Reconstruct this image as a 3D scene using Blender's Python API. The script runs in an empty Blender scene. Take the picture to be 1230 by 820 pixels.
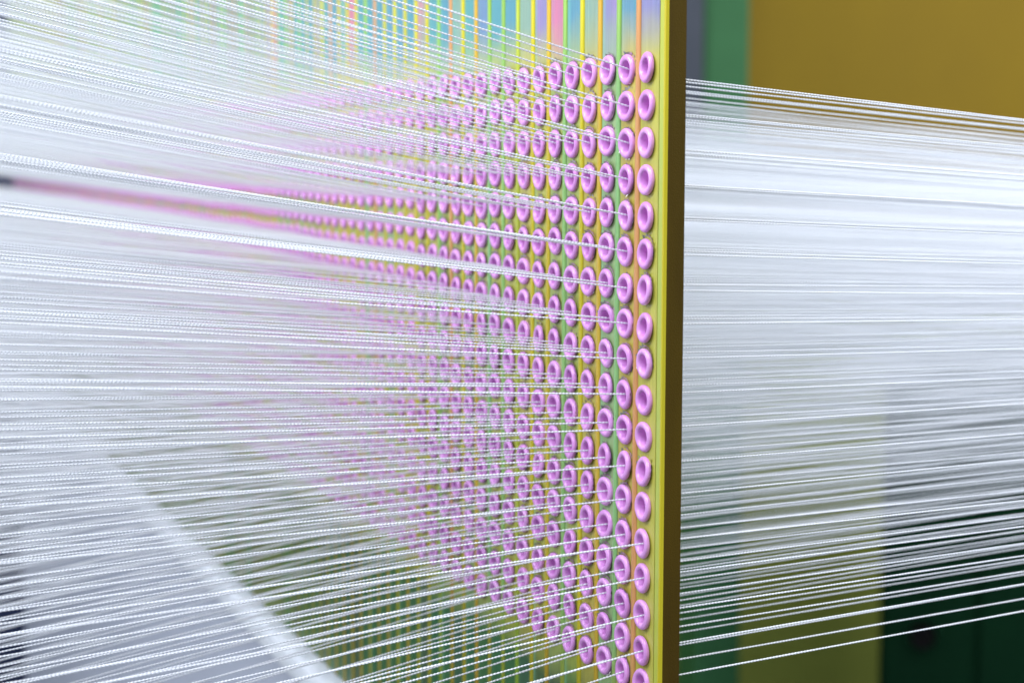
import bpy, bmesh, math, random
import numpy as np
from mathutils import Vector, Matrix, Quaternion

random.seed(7)
S = bpy.context.scene
COL = S.collection
PI = math.pi

# ------------------------------------------------------------------ camera
# world: X runs along the eyelet board away from the camera, Y is the board's
# front normal, Z is up; origin = first (top, nearest) eyelet on the board face
cam_d = bpy.data.cameras.new('camera')
cam = bpy.data.objects.new('camera', cam_d)
COL.objects.link(cam)
yaw, pitch, roll = 0.390997, 0.108012, 0.001327
fw = Vector((math.cos(yaw) * math.cos(pitch), -math.sin(yaw) * math.cos(pitch), -math.sin(pitch)))
rt = fw.cross(Vector((0, 0, 1))).normalized()
up = rt.cross(fw)
rt, up = math.cos(roll) * rt + math.sin(roll) * up, -math.sin(roll) * rt + math.cos(roll) * up
M = Matrix((rt, up, -fw)).transposed().to_4x4()
M.translation = Vector((-0.595661, 0.301165, -0.031285))
cam.matrix_world = M
cam_d.sensor_width = 36
cam_d.lens = 36 * 2100 / 1230
cam_d.clip_start = 0.01
cam_d.clip_end = 100
cam_d.dof.use_dof = True
cam_d.dof.focus_distance = 0.69
cam_d.dof.aperture_fstop = 9.5
cam_d.dof.aperture_blades = 0
S.camera = cam

# ------------------------------------------------------------------ world, lamps, exposure
w = bpy.data.worlds.new('World')
S.world = w
w.use_nodes = True
w.node_tree.nodes['Background'].inputs[0].default_value = (0.78, 0.86, 1.0, 1)
w.node_tree.nodes['Background'].inputs[1].default_value = 0.56


def area(name, loc, target, sx, sy, power, col):
    d = bpy.data.lights.new(name, 'AREA')
    d.shape = 'RECTANGLE'
    d.size, d.size_y = sx, sy
    d.energy = power
    d.color = col
    o = bpy.data.objects.new(name, d)
    COL.objects.link(o)
    o.location = loc
    o.rotation_euler = (Vector(target) - Vector(loc)).to_track_quat('-Z', 'Y').to_euler()
    return o


area('window_light', (0.95, 1.9, 1.1), (0.3, 0, -0.12), 1.0, 1.0, 66, (0.86, 0.90, 1.0))
area('front_fill', (-0.6, 0.75, 1.5), (0.1, 0.2, -0.1), 1.0, 1.0, 44, (0.86, 0.90, 1.0))  # unseen fill lamp, added to whiten the near front yarns
area('rear_fill', (-0.4, -1.0, 1.35), (0.6, -0.45, -0.12), 1.5, 1.2, 50, (0.86, 0.90, 1.0))  # unseen fill lamp, placed to brighten the camera side of the rear yarns
area('wall_fill', (1.7, -3.6, 0.9), (3.3, -2.1, -0.6), 0.8, 0.8, 17, (1.0, 0.97, 0.9))  # unseen fill lamp, added to lift the lower part of the far wall

S.view_settings.view_transform = 'Standard'
S.view_settings.look = 'None'
S.view_settings.exposure = 0.0
S.view_settings.gamma = 1.0
S.view_settings.use_curve_mapping = False
S.render.engine = 'CYCLES'
S.cycles.max_bounces = 12
S.cycles.diffuse_bounces = 8
S.cycles.use_denoising = True
S.cycles.caustics_reflective = False
S.cycles.caustics_refractive = False


# ------------------------------------------------------------------ helpers
def tag(o, label=None, cat=None, group=None, kind=None):
    if label: o['label'] = label
    if cat: o['category'] = cat
    if group: o['group'] = group
    if kind: o['kind'] = kind
    return o


def empty(name, loc=(0, 0, 0)):
    o = bpy.data.objects.new(name, None)
    o.empty_display_size = 0.01
    o.location = loc
    COL.objects.link(o)
    return o


def mesh_obj(name, me, parent=None, loc=(0, 0, 0)):
    o = bpy.data.objects.new(name, me)
    o.location = loc
    COL.objects.link(o)
    if parent is not None:
        o.parent = parent
    return o


def np_mesh(name, V, F, mat, smooth=True):
    me = bpy.data.meshes.new(name)
    V = np.asarray(V, dtype=np.float32)
    F = np.asarray(F, dtype=np.int32)
    k = F.shape[1]
    me.vertices.add(len(V))
    me.vertices.foreach_set('co', V.ravel())
    me.loops.add(F.size)
    me.loops.foreach_set('vertex_index', F.ravel())
    me.polygons.add(len(F))
    me.polygons.foreach_set('loop_start', np.arange(0, F.size, k, dtype=np.int32))
    me.polygons.foreach_set('loop_total', np.full(len(F), k, dtype=np.int32))
    me.polygons.foreach_set('use_smooth', np.full(len(F), smooth, dtype=bool))
    me.update()
    me.validate()
    me.materials.append(mat)
    return me


def bm_mesh(name, bm, mats, smooth=False):
    me = bpy.data.meshes.new(name)
    bmesh.ops.recalc_face_normals(bm, faces=bm.faces)
    bm.to_mesh(me)
    bm.free()
    for m in (mats if isinstance(mats, (list, tuple)) else [mats]):
        me.materials.append(m)
    if smooth:
        for p in me.polygons:
            p.use_smooth = True
    return me


def add_box(bm, x0, x1, y0, y1, z0, z1, bevel=0.0, seg=2):
    r = bmesh.ops.create_cube(bm, size=1)
    for v in r['verts']:
        v.co = Vector(((x0 + x1) / 2 + v.co.x * (x1 - x0), (y0 + y1) / 2 + v.co.y * (y1 - y0), (z0 + z1) / 2 + v.co.z * (z1 - z0)))
    if bevel > 0:
        es = list({e for v in r['verts'] for e in v.link_edges})
        bmesh.ops.bevel(bm, geom=es, offset=bevel, segments=seg, affect='EDGES', profile=0.5)


class NT:
    def __init__(self, name):
        self.m = bpy.data.materials.new(name)
        self.m.use_nodes = True
        self.t = self.m.node_tree
        self.b = self.t.nodes['Principled BSDF']

    def n(self, typ, **kw):
        nd = self.t.nodes.new(typ)
        for k, v in kw.items():
            setattr(nd, k, v)
        return nd

    def l(self, a, b):
        self.t.links.new(a, b)

    def set(self, **kw):
        for k, v in kw.items():
            self.b.inputs[k.replace('_', ' ')].default_value = v

    def ramp(self, fac, stops, interp='LINEAR'):
        r = self.n('ShaderNodeValToRGB')
        r.color_ramp.interpolation = interp
        els = r.color_ramp.elements
        while len(els) < len(stops):
            els.new(0.5)
        for e, (p, c) in zip(els, stops):
            e.position = p
            e.color = (*c, 1)
        self.l(fac, r.inputs[0])
        return r.outputs[0]

    def noise(self, scale, detail=3, vec=None, rough=0.55, stretch=None):
        nz = self.n('ShaderNodeTexNoise')
        nz.inputs['Scale'].default_value = scale
        nz.inputs['Detail'].default_value = detail
        nz.inputs['Roughness'].default_value = rough
        src = vec
        if src is None:
            src = self.n('ShaderNodeTexCoord').outputs['Object']
        if stretch:
            mp = self.n('ShaderNodeMapping')
            mp.inputs['Scale'].default_value = stretch
            self.l(src, mp.inputs[0])
            src = mp.outputs[0]
        self.l(src, nz.inputs['Vector'])
        return nz.outputs['Fac']

    def mix(self, a, b, fac, mode='MIX'):
        x = self.n('ShaderNodeMix', data_type='RGBA', blend_type=mode)
        for sock, v in ((x.inputs[0], fac), (x.inputs[6], a), (x.inputs[7], b)):
            if hasattr(v, 'links') or hasattr(v, 'is_linked'):
                self.l(v, sock)
            else:
                sock.default_value = v if not isinstance(v, tuple) else (*v, 1)
        return x.outputs[2]

    def bump(self, h, strength=0.2, dist=0.001):
        b = self.n('ShaderNodeBump')
        b.inputs['Strength'].default_value = strength
        b.inputs['Distance'].default_value = dist
        self.l(h, b.inputs['Height'])
        self.l(b.outputs[0], self.b.inputs['Normal'])

    def maprange(self, v, a, b):
        m = self.n('ShaderNodeMapRange')
        m.inputs[1].default_value = a
        m.inputs[2].default_value = b
        self.l(v, m.inputs[0])
        return m.outputs[0]


def paint(name, c, c2=None, rough=0.5, scale=6, stretch=None, bump=0.0, metal=0.0, spec=0.5):
    k = NT(name)
    k.set(Roughness=rough, Metallic=metal)
    k.b.inputs['Specular IOR Level'].default_value = spec
    f = k.noise(scale, 4, stretch=stretch)
    c2 = c2 or tuple(x * 0.8 for x in c)
    k.l(k.ramp(f, [(0.3, c), (0.7, c2)]), k.b.inputs['Base Color'])
    if bump:
        k.bump(k.noise(scale * 20, 3), bump, 0.002)
    return k.m


# ------------------------------------------------------------------ materials
def yarn_mat(name):
    # filament yarn: part of the light passes through the fibres
    k = NT(name)
    k.set(Roughness=0.4)
    k.b.inputs['Specular IOR Level'].default_value = 0.4
    ob = k.n('ShaderNodeObjectInfo')
    c = k.ramp(ob.outputs['Random'], [(0.0, (0.87, 0.885, 0.91)), (1.0, (0.92, 0.93, 0.94))])
    k.l(c, k.b.inputs['Base Color'])
    tr = k.n('ShaderNodeBsdfTranslucent')
    tr.inputs[0].default_value = (0.9, 0.92, 0.95, 1)
    mx = k.n('ShaderNodeMixShader')
    mx.inputs[0].default_value = 0.35
    k.l(k.b.outputs[0], mx.inputs[1])
    k.l(tr.outputs[0], mx.inputs[2])
    k.l(mx.outputs[0], k.t.nodes['Material Output'].inputs['Surface'])
    return k.m


M_YARN = yarn_mat('white_yarn')


def slat_mat():
    # iridescent yellow-chromate plating: own tint per slat; bluish reflected light is painted in above the eyelets,
    # straw round the eyelets, and shade painted as dark green near the bottom rail
    k = NT('plating_with_painted_light')
    k.set(Roughness=0.36, Metallic=0.0)
    k.b.inputs['Specular IOR Level'].default_value = 0.6
    tc = k.n('ShaderNodeTexCoord')
    ob = k.n('ShaderNodeObjectInfo')
    geo = k.n('ShaderNodeNewGeometry')
    sep = k.n('ShaderNodeSeparateXYZ')
    k.l(geo.outputs['Position'], sep.inputs[0])
    cl = k.n('ShaderNodeSeparateColor')
    k.l(ob.outputs['Color'], cl.inputs[0])
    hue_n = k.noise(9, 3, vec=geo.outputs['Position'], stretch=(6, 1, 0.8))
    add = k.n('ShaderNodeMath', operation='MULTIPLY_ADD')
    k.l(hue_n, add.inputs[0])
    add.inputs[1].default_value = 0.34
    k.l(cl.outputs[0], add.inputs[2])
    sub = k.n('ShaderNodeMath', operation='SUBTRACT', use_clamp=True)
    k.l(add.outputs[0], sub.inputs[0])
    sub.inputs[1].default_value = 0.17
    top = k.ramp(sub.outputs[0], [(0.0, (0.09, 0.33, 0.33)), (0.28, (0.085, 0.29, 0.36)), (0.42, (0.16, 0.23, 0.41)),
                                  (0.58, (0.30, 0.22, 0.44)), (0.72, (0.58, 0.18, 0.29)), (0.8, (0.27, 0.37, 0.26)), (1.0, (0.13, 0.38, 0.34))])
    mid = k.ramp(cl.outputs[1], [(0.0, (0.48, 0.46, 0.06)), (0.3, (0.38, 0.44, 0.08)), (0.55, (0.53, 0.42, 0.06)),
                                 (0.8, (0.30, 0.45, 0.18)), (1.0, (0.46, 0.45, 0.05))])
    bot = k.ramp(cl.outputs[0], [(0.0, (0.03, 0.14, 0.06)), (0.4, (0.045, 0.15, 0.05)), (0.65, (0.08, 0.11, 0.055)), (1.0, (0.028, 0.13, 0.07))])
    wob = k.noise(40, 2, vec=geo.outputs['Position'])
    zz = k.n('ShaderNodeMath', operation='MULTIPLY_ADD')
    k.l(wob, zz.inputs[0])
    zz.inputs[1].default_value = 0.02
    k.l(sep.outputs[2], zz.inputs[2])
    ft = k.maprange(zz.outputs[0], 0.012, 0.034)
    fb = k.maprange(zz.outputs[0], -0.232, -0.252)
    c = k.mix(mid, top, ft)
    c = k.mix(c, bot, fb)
    # a greener tint band along the rib side
    sx = k.n('ShaderNodeSeparateXYZ')
    k.l(tc.outputs['Object'], sx.inputs[0])
    edge = k.maprange(sx.outputs[0], 0.003, 0.0085)
    ef = k.n('ShaderNodeMath', operation='MULTIPLY')
    k.l(edge, ef.inputs[0])
    k.l(cl.outputs[2], ef.inputs[1])
    c = k.mix(c, (0.20, 0.52, 0.32), ef.outputs[0])
    st = k.noise(60, 4, vec=geo.outputs['Position'], stretch=(14, 1, 0.5))
    c = k.mix(c, k.ramp(st, [(0.3, (0.78, 0.78, 0.78)), (0.7, (1.0, 1.0, 1.0))]), 1.0, 'MULTIPLY')
    k.l(c, k.b.inputs['Base Color'])
    k.bump(st, 0.12, 0.0006)
    return k.m


def rib_mat():
    k = NT('rib_plating')
    k.set(Roughness=0.3)
    ob = k.n('ShaderNodeObjectInfo')
    cl = k.n('ShaderNodeSeparateColor')
    k.l(ob.outputs['Color'], cl.inputs[0])
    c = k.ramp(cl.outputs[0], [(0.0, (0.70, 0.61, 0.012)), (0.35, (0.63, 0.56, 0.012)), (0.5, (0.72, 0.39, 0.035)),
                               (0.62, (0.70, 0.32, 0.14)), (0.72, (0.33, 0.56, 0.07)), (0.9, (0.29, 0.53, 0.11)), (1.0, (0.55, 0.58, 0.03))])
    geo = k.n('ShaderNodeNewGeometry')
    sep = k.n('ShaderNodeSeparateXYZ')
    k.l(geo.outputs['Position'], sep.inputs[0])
    gr = k.ramp(cl.outputs[0], [(0.0, (0.34, 0.34, 0.01)), (0.5, (0.40, 0.26, 0.02)), (1.0, (0.20, 0.34, 0.03))])  # rib colours darkened low down, painting in the shade near the rail
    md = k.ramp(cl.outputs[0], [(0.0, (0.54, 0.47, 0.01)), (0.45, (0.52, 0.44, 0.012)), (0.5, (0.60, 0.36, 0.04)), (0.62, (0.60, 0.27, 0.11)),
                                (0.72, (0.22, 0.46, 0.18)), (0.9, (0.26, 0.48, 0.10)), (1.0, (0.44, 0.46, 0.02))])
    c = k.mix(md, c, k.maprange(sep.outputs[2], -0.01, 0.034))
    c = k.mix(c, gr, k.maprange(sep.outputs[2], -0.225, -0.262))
    st = k.noise(60, 4, vec=geo.outputs['Position'], stretch=(10, 1, 0.4))
    c = k.mix(c, k.ramp(st, [(0.3, (0.8, 0.78, 0.7)), (0.7, (1.0, 1.0, 1.0))]), 1.0, 'MULTIPLY')
    k.l(c, k.b.inputs['Base Color'])
    return k.m


def eyelet_mat():
    k = NT('pink_ceramic')
    k.set(Roughness=0.3)
    k.b.inputs['Coat Weight'].default_value = 0.2
    k.b.inputs['Coat Roughness'].default_value = 0.12
    f = k.noise(420, 3)
    ob = k.n('ShaderNodeObjectInfo')
    a = k.ramp(ob.outputs['Random'], [(0.0, (0.66, 0.275, 0.65)), (1.0, (0.73, 0.345, 0.72))])
    c = k.mix(a, k.ramp(f, [(0.35, (0.86, 0.84, 0.88)), (0.65, (1.0, 1.0, 1.0))]), 1.0, 'MULTIPLY')
    k.l(c, k.b.inputs['Base Color'])
    return k.m


M_SLAT = slat_mat()
M_RIB = rib_mat()
M_EYE = eyelet_mat()
M_CLIP = paint('spring_steel', (0.62, 0.60, 0.56), (0.3, 0.28, 0.25), 0.28, 300, metal=1.0)
M_END = paint('shaded_brown_edge', (0.066, 0.040, 0.0004), (0.048, 0.028, 0.0003), 0.5, 90, stretch=(1, 1, 0.15), bump=0.15, spec=0.15)  # end faces are browner, with their shade painted into the dark colour
M_LIP = paint('yellow_chromate', (0.54, 0.44, 0.005), (0.46, 0.39, 0.006), 0.35, 60, stretch=(1, 1, 0.1))
M_STRIP = paint('lime_chromate', (0.46, 0.47, 0.04), (0.38, 0.46, 0.09), 0.36, 50, stretch=(1, 1, 0.2))
M_RAIL = paint('pale_rail_paint', (0.88, 0.91, 0.94), (0.82, 0.86, 0.91), 0.4, 60)
M_LINT = paint('white_lint', (0.86, 0.89, 0.93), (0.8, 0.84, 0.9), 0.9, 50)
M_APRON = paint('pale_grey_enamel', (0.56, 0.59, 0.68), (0.51, 0.54, 0.63), 0.45, 3)

# ------------------------------------------------------------------ sizes
P = 0.014            # pitch of the eyelets down a column
SP = 0.01706         # pitch of the columns
NR, NC = 18, 119
ZT, ZB = 0.36, -0.352   # top and bottom of the slats
TH = 0.0082          # thickness of the board
NEAR_EYELETS, NEAR_YARNS = 16, 17

# ------------------------------------------------------------------ setting
fl = bmesh.new()
add_box(fl, -3, 4.2, -4.5, 4, -1.75, -1.65)
o = mesh_obj('floor', bm_mesh('floor', fl, paint('grey_floor', (0.22, 0.23, 0.22), (0.17, 0.18, 0.18), 0.6, 3, bump=0.1)))
tag(o, kind='structure')


def wall_mat():
    k = NT('two_tone_wall_paint')
    k.set(Roughness=0.7)
    k.b.inputs['Specular IOR Level'].default_value = 0.2
    geo = k.n('ShaderNodeNewGeometry')
    sep = k.n('ShaderNodeSeparateXYZ')
    k.l(geo.outputs['Position'], sep.inputs[0])
    n = k.noise(1.6, 4, vec=geo.outputs['Position'])
    up_ = k.ramp(n, [(0.3, (0.33, 0.215, 0.013)), (0.7, (0.28, 0.18, 0.014))])
    lo = k.ramp(n, [(0.3, (0.40, 0.45, 0.085)), (0.7, (0.35, 0.41, 0.08))])
    k.l(k.mix(lo, up_, k.maprange(sep.outputs[2], -0.302, -0.298)), k.b.inputs['Base Color'])
    return k.m


bm = bmesh.new()
add_box(bm, 3.3, 3.45, -5.0, 3.0, -1.65, 2.4)
o = mesh_obj('wall', bm_mesh('wall', bm, wall_mat()))
tag(o, 'olive yellow painted wall far behind the white yarns', 'wall', kind='structure')

post = empty('post', (3.1, -1.745, -1.65))
tag(post, 'green painted steel post standing against the olive wall', 'post')
bm = bmesh.new()
add_box(bm, -0.055, 0.055, -0.062, 0.062, 0.0, 4.0, 0.012)
mesh_obj('column', bm_mesh('column', bm, paint('post_green', (0.065, 0.22, 0.085), (0.055, 0.18, 0.07), 0.6, 5, spec=0.2)), post)
bm = bmesh.new()
add_box(bm, -0.1, 0.1, -0.11, 0.11, 0.0, 0.02, 0.003)
mesh_obj('base_plate', bm_mesh('base_plate', bm, paint('post_green_dark', (0.05, 0.2, 0.09), None, 0.4, 5)), post)

duct = empty('cable_duct', (2.98, -1.567, 0.0))
tag(duct, 'slate grey upright cable duct hanging beside the green post', 'cable duct')
bm = bmesh.new()
add_box(bm, -0.05, 0.05, -0.05, 0.05, -0.1, 2.3, 0.008)
mesh_obj('duct_body', bm_mesh('duct_body', bm, paint('slate_paint', (0.05, 0.062, 0.085), None, 0.5, 5)), duct)
bm = bmesh.new()
add_box(bm, -0.065, -0.0505, -0.045, 0.045, -0.09, 2.28, 0.004)
mesh_obj('lid', bm_mesh('lid', bm, paint('slate_paint_lid', (0.06, 0.072, 0.095), None, 0.5, 5)), duct)

# dark green machine cabinet on the right
cab = empty('machine_cabinet', (2.2, -2.412, -1.65))
cab.rotation_euler = (0, 0, math.radians(-38))
tag(cab, 'dark green machine cabinet behind the lowest white yarns', 'cabinet')
GREEN = paint('cabinet_green', (0.005, 0.04, 0.014), (0.004, 0.032, 0.012), 0.7, 6, spec=0.1)
bm = bmesh.new()
add_box(bm, 0.0, 0.6, -0.65, 0.65, 0.0, 1.155, 0.01)
mesh_obj('body', bm_mesh('body', bm, GREEN), cab)
for y0, y1 in ((-0.63, 0.435), (0.445, 0.635)):
    bm = bmesh.new()
    add_box(bm, -0.016, -0.001, y0, y1, 0.06, 1.12, 0.004)
    d = mesh_obj('door', bm_mesh('door', bm, paint('cabinet_door_green', (0.006, 0.044, 0.016), (0.005, 0.036, 0.014), 0.7, 8, spec=0.1)), cab)
    if y1 > 0.4:
        b2 = bmesh.new()
        r = bmesh.ops.create_cone(b2, cap_ends=True, segments=20, radius1=0.03, radius2=0.024, depth=0.03)
        bmesh.ops.rotate(b2, verts=b2.verts, cent=(0, 0, 0), matrix=Matrix.Rotation(-PI / 2, 3, 'Y'))
        bmesh.ops.translate(b2, verts=b2.verts, vec=(-0.031, 0.555, 0.565))
        mesh_obj('handle', bm_mesh('handle', b2, paint('black_knob', (0.012, 0.008, 0.01), None, 0.4, 8)), d)

# navy cabinet past the far end of the board
nav = empty('control_cabinet', (2.75, 0.36, -1.65))
tag(nav, 'navy blue control cabinet past the far end of the eyelet board', 'cabinet')
bm = bmesh.new()
add_box(bm, 0.0, 0.4, -0.62, 0.75, 0.0, 2.4, 0.01)
mesh_obj('body', bm_mesh('body', bm, paint('navy_enamel', (0.012, 0.022, 0.07), (0.01, 0.018, 0.055), 0.45, 5)), nav)
bm = bmesh.new()
add_box(bm, -0.014, -0.001, -0.58, 0.71, 0.08, 2.34, 0.004)
mesh_obj('door', bm_mesh('door', bm, paint('navy_door', (0.013, 0.024, 0.075), (0.011, 0.02, 0.06), 0.4, 5)), nav)

# pale base cabinet under the board
ap = empty('base_panel', (0, 0, -1.65))
tag(ap, 'pale grey enamelled base panel below the eyelet board', 'base panel')
bm = bmesh.new()
add_box(bm, -0.012, 2.035, -0.014, 0.002, 0.0, 1.274, 0.003)
mesh_obj('sheet', bm_mesh('sheet', bm, M_APRON), ap)
bm = bmesh.new()
add_box(bm, -0.012, 2.035, -0.03, 0.012, 0.0, 0.05, 0.003)
mesh_obj('plinth', bm_mesh('plinth', bm, paint('plinth_grey', (0.2, 0.21, 0.24), None, 0.5, 4)), ap)

# ------------------------------------------------------------------ eyelet board
board = empty('eyelet_board', (0, 0, 0))
tag(board, 'yellow plated eyelet board with rows of pink ceramic eyelets in upright slats', 'eyelet board')
rnd = random.Random(11)
dz_col = [rnd.uniform(-0.0006, 0.0006) for _ in range(NC)]
dz_col[0] = 0.0

# one slat: a plate with 18 drilled holes, shared by all slats
angs = []
cx, cz = SP / 2, P / 2
ca = math.atan2(cz, cx)
base4 = [ca, PI - ca, PI + ca, 2 * PI - ca]
for i in range(4):
    a0, a1 = base4[i], base4[(i + 1) % 4] + (2 * PI if i == 3 else 0)
    for j in range(4):
        angs.append(a0 + (a1 - a0) * j / 4)
HR = 0.0045
V, F = [], []
for y, flip in ((0.0, False), (-TH, True)):
    for r in range(NR):
        b = len(V)
        for a in angs:
            c, s = math.cos(a), math.sin(a)
            q = min(cx / max(abs(c), 1e-9), cz / max(abs(s), 1e-9))
            V.append((q * c, y, q * s - r * P))
            V.append((HR * c, y, HR * s - r * P))
        n = len(angs)
        for i in range(n):
            j = (i + 1) % n
            f = [b + 2 * i, b + 2 * j, b + 2 * j + 1, b + 2 * i + 1]
            F.append(f[::-1] if not flip else f)
    for z0, z1 in ((P / 2, ZT), (ZB, -(NR - 0.5) * P)):
        b = len(V)
        V += [(-cx, y, z0), (cx, y, z0), (cx, y, z1), (-cx, y, z1)]
        F.append([b, b + 1, b + 2, b + 3] if flip else [b + 3, b + 2, b + 1, b])
for x in (-cx + 0.0001, cx - 0.0001):
    b = len(V)
    V += [(x, 0, ZB), (x, -TH, ZB), (x, -TH, ZT), (x, 0, ZT)]
    F.append([b, b + 1, b + 2, b + 3])
b = len(V)
V += [(-cx, 0, ZT), (cx, 0, ZT), (cx, -TH, ZT), (-cx, -TH, ZT)]
F.append([b, b + 1, b + 2, b + 3])
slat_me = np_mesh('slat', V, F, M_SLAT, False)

# rib between slats: a low half-round bead
V, F = [], []
prof = [(-0.0019, 0.00005), (-0.0017, 0.0005), (-0.0008, 0.0008), (0.0008, 0.0008), (0.0017, 0.0005), (0.0019, 0.00005)]
for z in (ZB, ZT):
    for x, y in prof:
        V.append((x, y, z))
for i in range(5):
    F.append([i, i + 1, i + 7, i + 6])
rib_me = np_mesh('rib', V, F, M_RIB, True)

SLAT_SEQ = [0.52, 0.30, 0.50, 0.84, 0.30, 0.72, 0.56, 0.88, 0.28, 0.12, 0.35, 0.05, 0.9]
RIB_SEQ = [0.60, 0.76, 0.48, 0.05, 0.82, 0.46, 0.15, 0.98, 0.85, 0.72, 0.48, 0.2, 0.60, 0.9, 0.1, 0.05]
for n in range(NC):
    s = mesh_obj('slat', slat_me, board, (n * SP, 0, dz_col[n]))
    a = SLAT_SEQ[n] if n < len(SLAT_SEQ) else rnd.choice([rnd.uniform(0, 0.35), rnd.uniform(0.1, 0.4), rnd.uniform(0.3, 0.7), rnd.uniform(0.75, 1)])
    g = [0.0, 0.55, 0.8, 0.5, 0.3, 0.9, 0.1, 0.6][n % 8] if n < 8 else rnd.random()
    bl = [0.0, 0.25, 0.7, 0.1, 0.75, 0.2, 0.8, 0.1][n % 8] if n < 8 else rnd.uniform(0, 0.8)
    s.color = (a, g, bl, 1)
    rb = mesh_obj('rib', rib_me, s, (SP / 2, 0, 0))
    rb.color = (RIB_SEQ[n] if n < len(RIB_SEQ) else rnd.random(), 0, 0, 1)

# bars that close the board at both ends
XE0, XE1 = -0.0143, -SP / 2 - 0.0001
for xa, xb in ((XE0, XE1), (NC * SP - SP / 2 + 0.0001, NC * SP - SP / 2 + 0.006)):
    bm = bmesh.new()
    add_box(bm, xa, xb, -TH, -0.0002, ZB, ZT)
    for f in bm.faces:
        f.material_index = 1 if f.normal.y > 0.5 else 0
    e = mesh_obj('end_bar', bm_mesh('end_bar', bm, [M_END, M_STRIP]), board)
    bm = bmesh.new()
    lx = xa if xa < 0 else xb - 0.0016
    add_box(bm, lx - 0.0001, lx + 0.0016, -0.0012, 0.0005, ZB + 0.001, ZT - 0.001, 0.0005, 2)
    mesh_obj('lip', bm_mesh('lip', bm, M_LIP), e)

# bottom rail with a rounded front
bm = bmesh.new()
add_box(bm, -0.012, 2.05, -0.012, 0.012, -0.374, -0.3535, 0.006, 3)
mesh_obj('bottom_rail', bm_mesh('bottom_rail', bm, M_RAIL, True), board)


# lint caught on the rail: short curled fibres in tufts
lr = np.random.default_rng(3)
N = 5200
tuft = lr.uniform(-0.01, 2.04, 420)
cx0 = tuft[lr.integers(0, 420, N)] + lr.normal(0, 0.003, N)
cy0 = lr.uniform(-0.002, 0.0125, N)
cz0 = -0.3545 - np.clip((cy0 - 0.007) / 0.0055, 0, 1) ** 2 * lr.uniform(0, 0.016, N) + 0.0012
a0 = lr.uniform(0, 2 * PI, N)
el = lr.uniform(-0.1, 0.9, N)
ln = lr.uniform(0.003, 0.010, N)
curl = lr.normal(0, 1.2, N)
rows = []
for k in range(5):
    t = k / 4
    aa = a0 + curl * t
    rows.append(np.stack([cx0 + np.cos(aa) * ln * t * np.cos(el), cy0 + np.sin(aa) * ln * t * 0.5,
                          cz0 + np.sin(el) * ln * t * (1 - 0.4 * t)], -1))
C = np.stack(rows, 1)
rg = 0.00011 * np.array([[0, 1, 0.6], [0.9, -0.5, -0.6], [-0.9, -0.5, 0.3]])
V = (C[:, :, None, :] + rg[None, None]).reshape(-1, 3)
bi = (np.arange(N) * 15)[:, None, None] + (np.arange(4) * 3)[None, :, None]
j = np.arange(3)[None, None, :]
jn = (j + 1) % 3
F = np.stack(np.broadcast_arrays(bi + j, bi + jn, bi + 3 + jn, bi + 3 + j), -1).reshape(-1, 4)
o = mesh_obj('lint', np_mesh('lint', V, F, M_LINT))
tag(o, 'white lint caught along the pale rail at the foot of the eyelet board', 'lint', kind='stuff')


# eyelets: lathe profile (radius, y) from the back of the bore to the skirt
def lathe(profile, seg):
    V, F = [], []
    for i in range(seg):
        a = 2 * PI * i / seg
        for r, y in profile:
            V.append((r * math.cos(a), y, r * math.sin(a)))
    m = len(profile)
    for i in range(seg):
        j = (i + 1) % seg
        for k in range(m - 1):
            F.append([i * m + k, i * m + k + 1, j * m + k + 1, j * m + k])
    return np.array(V), np.array(F)


R0, RA, AX, YC = 0.00460, 0.00129, 0.00100, 0.00080
prof = [(0.0044, -TH + 0.0002), (0.0036, -TH - 0.0003), (0.0032, -TH + 0.0006), (0.0031, -0.004), (0.00315, -0.001)]
for k in range(11):
    t = PI - PI * 0.04 - (PI * 1.02) * k / 10
    prof.append((R0 + RA * math.cos(t), YC + AX * math.sin(t)))
prof += [(R0 + RA * 0.98, 0.0004), (R0 + RA * 0.9, 0.00005)]
EV, EF = lathe(prof, 28)
eye_me = np_mesh('eyelet', EV, EF, M_EYE)
LV, LF = lathe([(0.0030, -TH), (0.0029, -0.001)] + [(R0 + RA * math.cos(t), YC + AX * math.sin(t)) for t in (PI, 2.2, 1.4, 0.7, 0.0)] + [(R0 + RA, 0.0001)], 12)


def clip_mesh(seed):
    # star washer behind the eyelet: a thin toothed ring of spring steel
    rr = random.Random(seed)
    V, F = [], []
    T = 16
    for i in range(T * 2):
        a = 2 * PI * i / (T * 2)
        out = i % 2 == 0
        ro = (0.0065 + rr.uniform(-0.0003, 0.0005)) if out else 0.0058
        yo = (0.0006 + rr.uniform(0, 0.0007)) if out else 0.0003
        V.append((0.0052 * math.cos(a), 0.0002, 0.0052 * math.sin(a)))
        V.append((ro * math.cos(a), yo, ro * math.sin(a)))
    n = T * 2
    for i in range(n):
        j = (i + 1) % n
        F.append([2 * i, 2 * i + 1, 2 * j + 1, 2 * j])
    return np_mesh('clip', V, F, M_CLIP, False)


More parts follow.
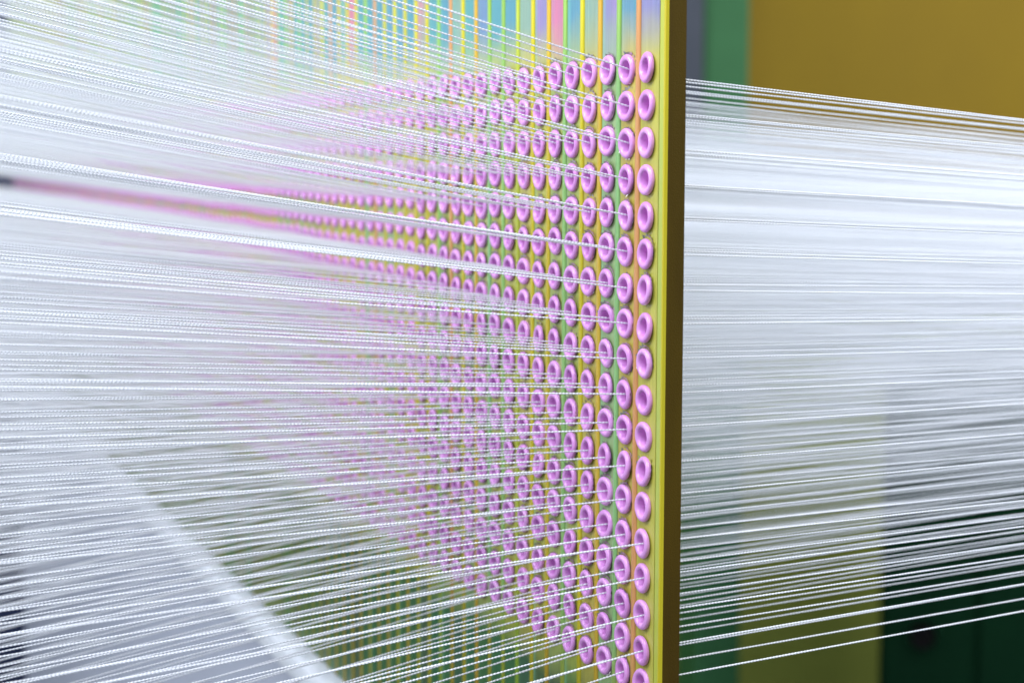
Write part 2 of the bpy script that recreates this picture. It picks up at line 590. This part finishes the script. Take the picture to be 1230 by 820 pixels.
clips = [clip_mesh(k) for k in range(5)]
eye_pos = {}
Vs, Fs, off = [], [], 0
for n in range(NC):
    for r in range(NR):
        x = n * SP + rnd.gauss(0, 0.00018)
        z = -r * P + dz_col[n] + rnd.gauss(0, 0.00022)
        eye_pos[(n, r)] = (x, z)
        tx, tz, ty = rnd.gauss(0, 0.05), rnd.gauss(0, 0.05), rnd.uniform(0, 6.28)
        if n < NEAR_EYELETS:
            e = mesh_obj('eyelet', eye_me, board, (x, rnd.uniform(0, 0.0003), z))
            e.rotation_euler = (tx, 0, tz)
            if n > 0 or rnd.random() < 0.3:
                c = mesh_obj('clip', rnd.choice(clips), e, (rnd.gauss(-0.0004, 0.00025), 0, rnd.gauss(0.0007, 0.0004)))
                c.rotation_euler = (rnd.gauss(0, 0.03), ty, rnd.gauss(0, 0.03))
        else:
            Vs.append(LV + np.array([x, 0, z]))
            Fs.append(LF + off)
            off += len(LV)
o = mesh_obj('eyelet_rows', np_mesh('eyelet_rows', np.concatenate(Vs), np.concatenate(Fs), M_EYE), board)
tag(o, kind='stuff')

# ------------------------------------------------------------------ yarns
LFR, LRE = 0.95, 1.78
RY = 0.00042
TW = 0.0029         # twist pitch of the two plies (two beads per turn)


def twisted(L, sag, seed):
    segs_turn, na = 10, 8
    n = int(L / TW * segs_turn)
    t = np.linspace(0, L, n + 1)
    ph = 2 * PI * t / TW
    th = np.linspace(0, 2 * PI, na, endpoint=False)
    A = th[None, :] + ph[:, None]
    rad = RY * (0.73 + 0.31 * np.cos(2 * th))[None, :] * np.ones((n + 1, 1))
    lw = 1 + 0.07 * np.sin(t * 61 + seed) + 0.05 * np.sin(t * 173 + 2 * seed)
    rad = rad * lw[:, None]
    y = rad * np.cos(A)
    z = rad * np.sin(A) - (4 * sag * (t / L) * (1 - t / L))[:, None]
    x = np.repeat(t[:, None], na, 1)
    V = np.stack([x, y, z], -1).reshape(-1, 3)
    i = np.arange(n)[:, None] * na
    j = np.arange(na)[None, :]
    k = (j + 1) % na
    F = np.stack([i + j, i + k, i + na + k, i + na + j], -1).reshape(-1, 4)
    return np_mesh('strand', V, F, M_YARN)


front_me = [twisted(LFR, s, k) for k, s in enumerate((0.001, 0.002, 0.0032))]
rear_me = [twisted(LRE, s, k + 5) for k, s in enumerate((0.001, 0.002, 0.004))]

yr = random.Random(5)
KF, RF0 = 0.0235, 12.0
KR, RR0 = 0.0080, 9.9


def dirs(n, r):
    g = yr.gauss
    vf = (RF0 - r) * KF - 0.0008 * max(0, r - 8) ** 2 + g(0, 0.0032)
    vr = -(RR0 - r) * KR + g(0, 0.0010)
    hf = g(0, 0.006)
    hr = g(0, 0.003)
    return Vector((hf, 1, vf)).normalized(), Vector((hr, -1, vr)).normalized()


ORD = ['first', 'second', 'third', 'fourth', 'fifth', 'sixth', 'seventh', 'eighth', 'ninth', 'tenth', 'eleventh', 'twelfth',
       'thirteenth', 'fourteenth', 'fifteenth', 'sixteenth', 'seventeenth', 'eighteenth']
Vs, Fs, off = [], [], 0


def tube(p0, d, L, sag, seg=7, na=5):
    t = np.linspace(0, 1, seg + 1)
    d = np.array(d)
    c = np.array(p0)[None] + d[None] * (t * L)[:, None]
    c[:, 2] -= 4 * sag * t * (1 - t)
    th = np.linspace(0, 2 * PI, na, endpoint=False)
    ring = np.stack([np.cos(th), np.zeros(na), np.sin(th)], -1) * RY * 0.98
    V = (c[:, None, :] + ring[None]).reshape(-1, 3)
    i = np.arange(seg)[:, None] * na
    j = np.arange(na)[None, :]
    k = (j + 1) % na
    F = np.stack([i + j, i + k, i + na + k, i + na + j], -1).reshape(-1, 4)
    return V, F


for n in range(NC):
    for r in range(NR):
        df, dr = dirs(n, r)
        if n == 0 and r < 13:
            continue
        x, z = eye_pos[(n, r)]
        p = Vector((x + yr.gauss(0, 0.0003), -TH + 0.001, z - max(-0.002, min(0.002, df.z * 0.0065))))
        if n < NEAR_YARNS:
            q = empty('yarn', p)
            tag(q, 'white yarn threaded through the %s eyelet down of the %s column from the right' % (ORD[r], ORD[n]), 'yarn',
                'white yarns threaded through the eyelet board')
            for me, d in ((yr.choice(front_me), df), (yr.choice(rear_me), dr)):
                st = mesh_obj('strand', me, q, d * yr.uniform(-0.0007, 0.0007))
                st.rotation_mode = 'QUATERNION'
                st.rotation_quaternion = d.to_track_quat('X', 'Z')
        else:
            for d, L in ((df, LFR), (dr, LRE)):
                v, f = tube(p, d, L, yr.uniform(0.0005, 0.004))
                Vs.append(v)
                Fs.append(f + off)
                off += len(v)
o = mesh_obj('yarn_mass', np_mesh('yarn_mass', np.concatenate(Vs), np.concatenate(Fs), M_YARN))
tag(o, 'dense mass of blurred white yarns through the far columns of the eyelet board', 'yarns', kind='stuff')
print('done')
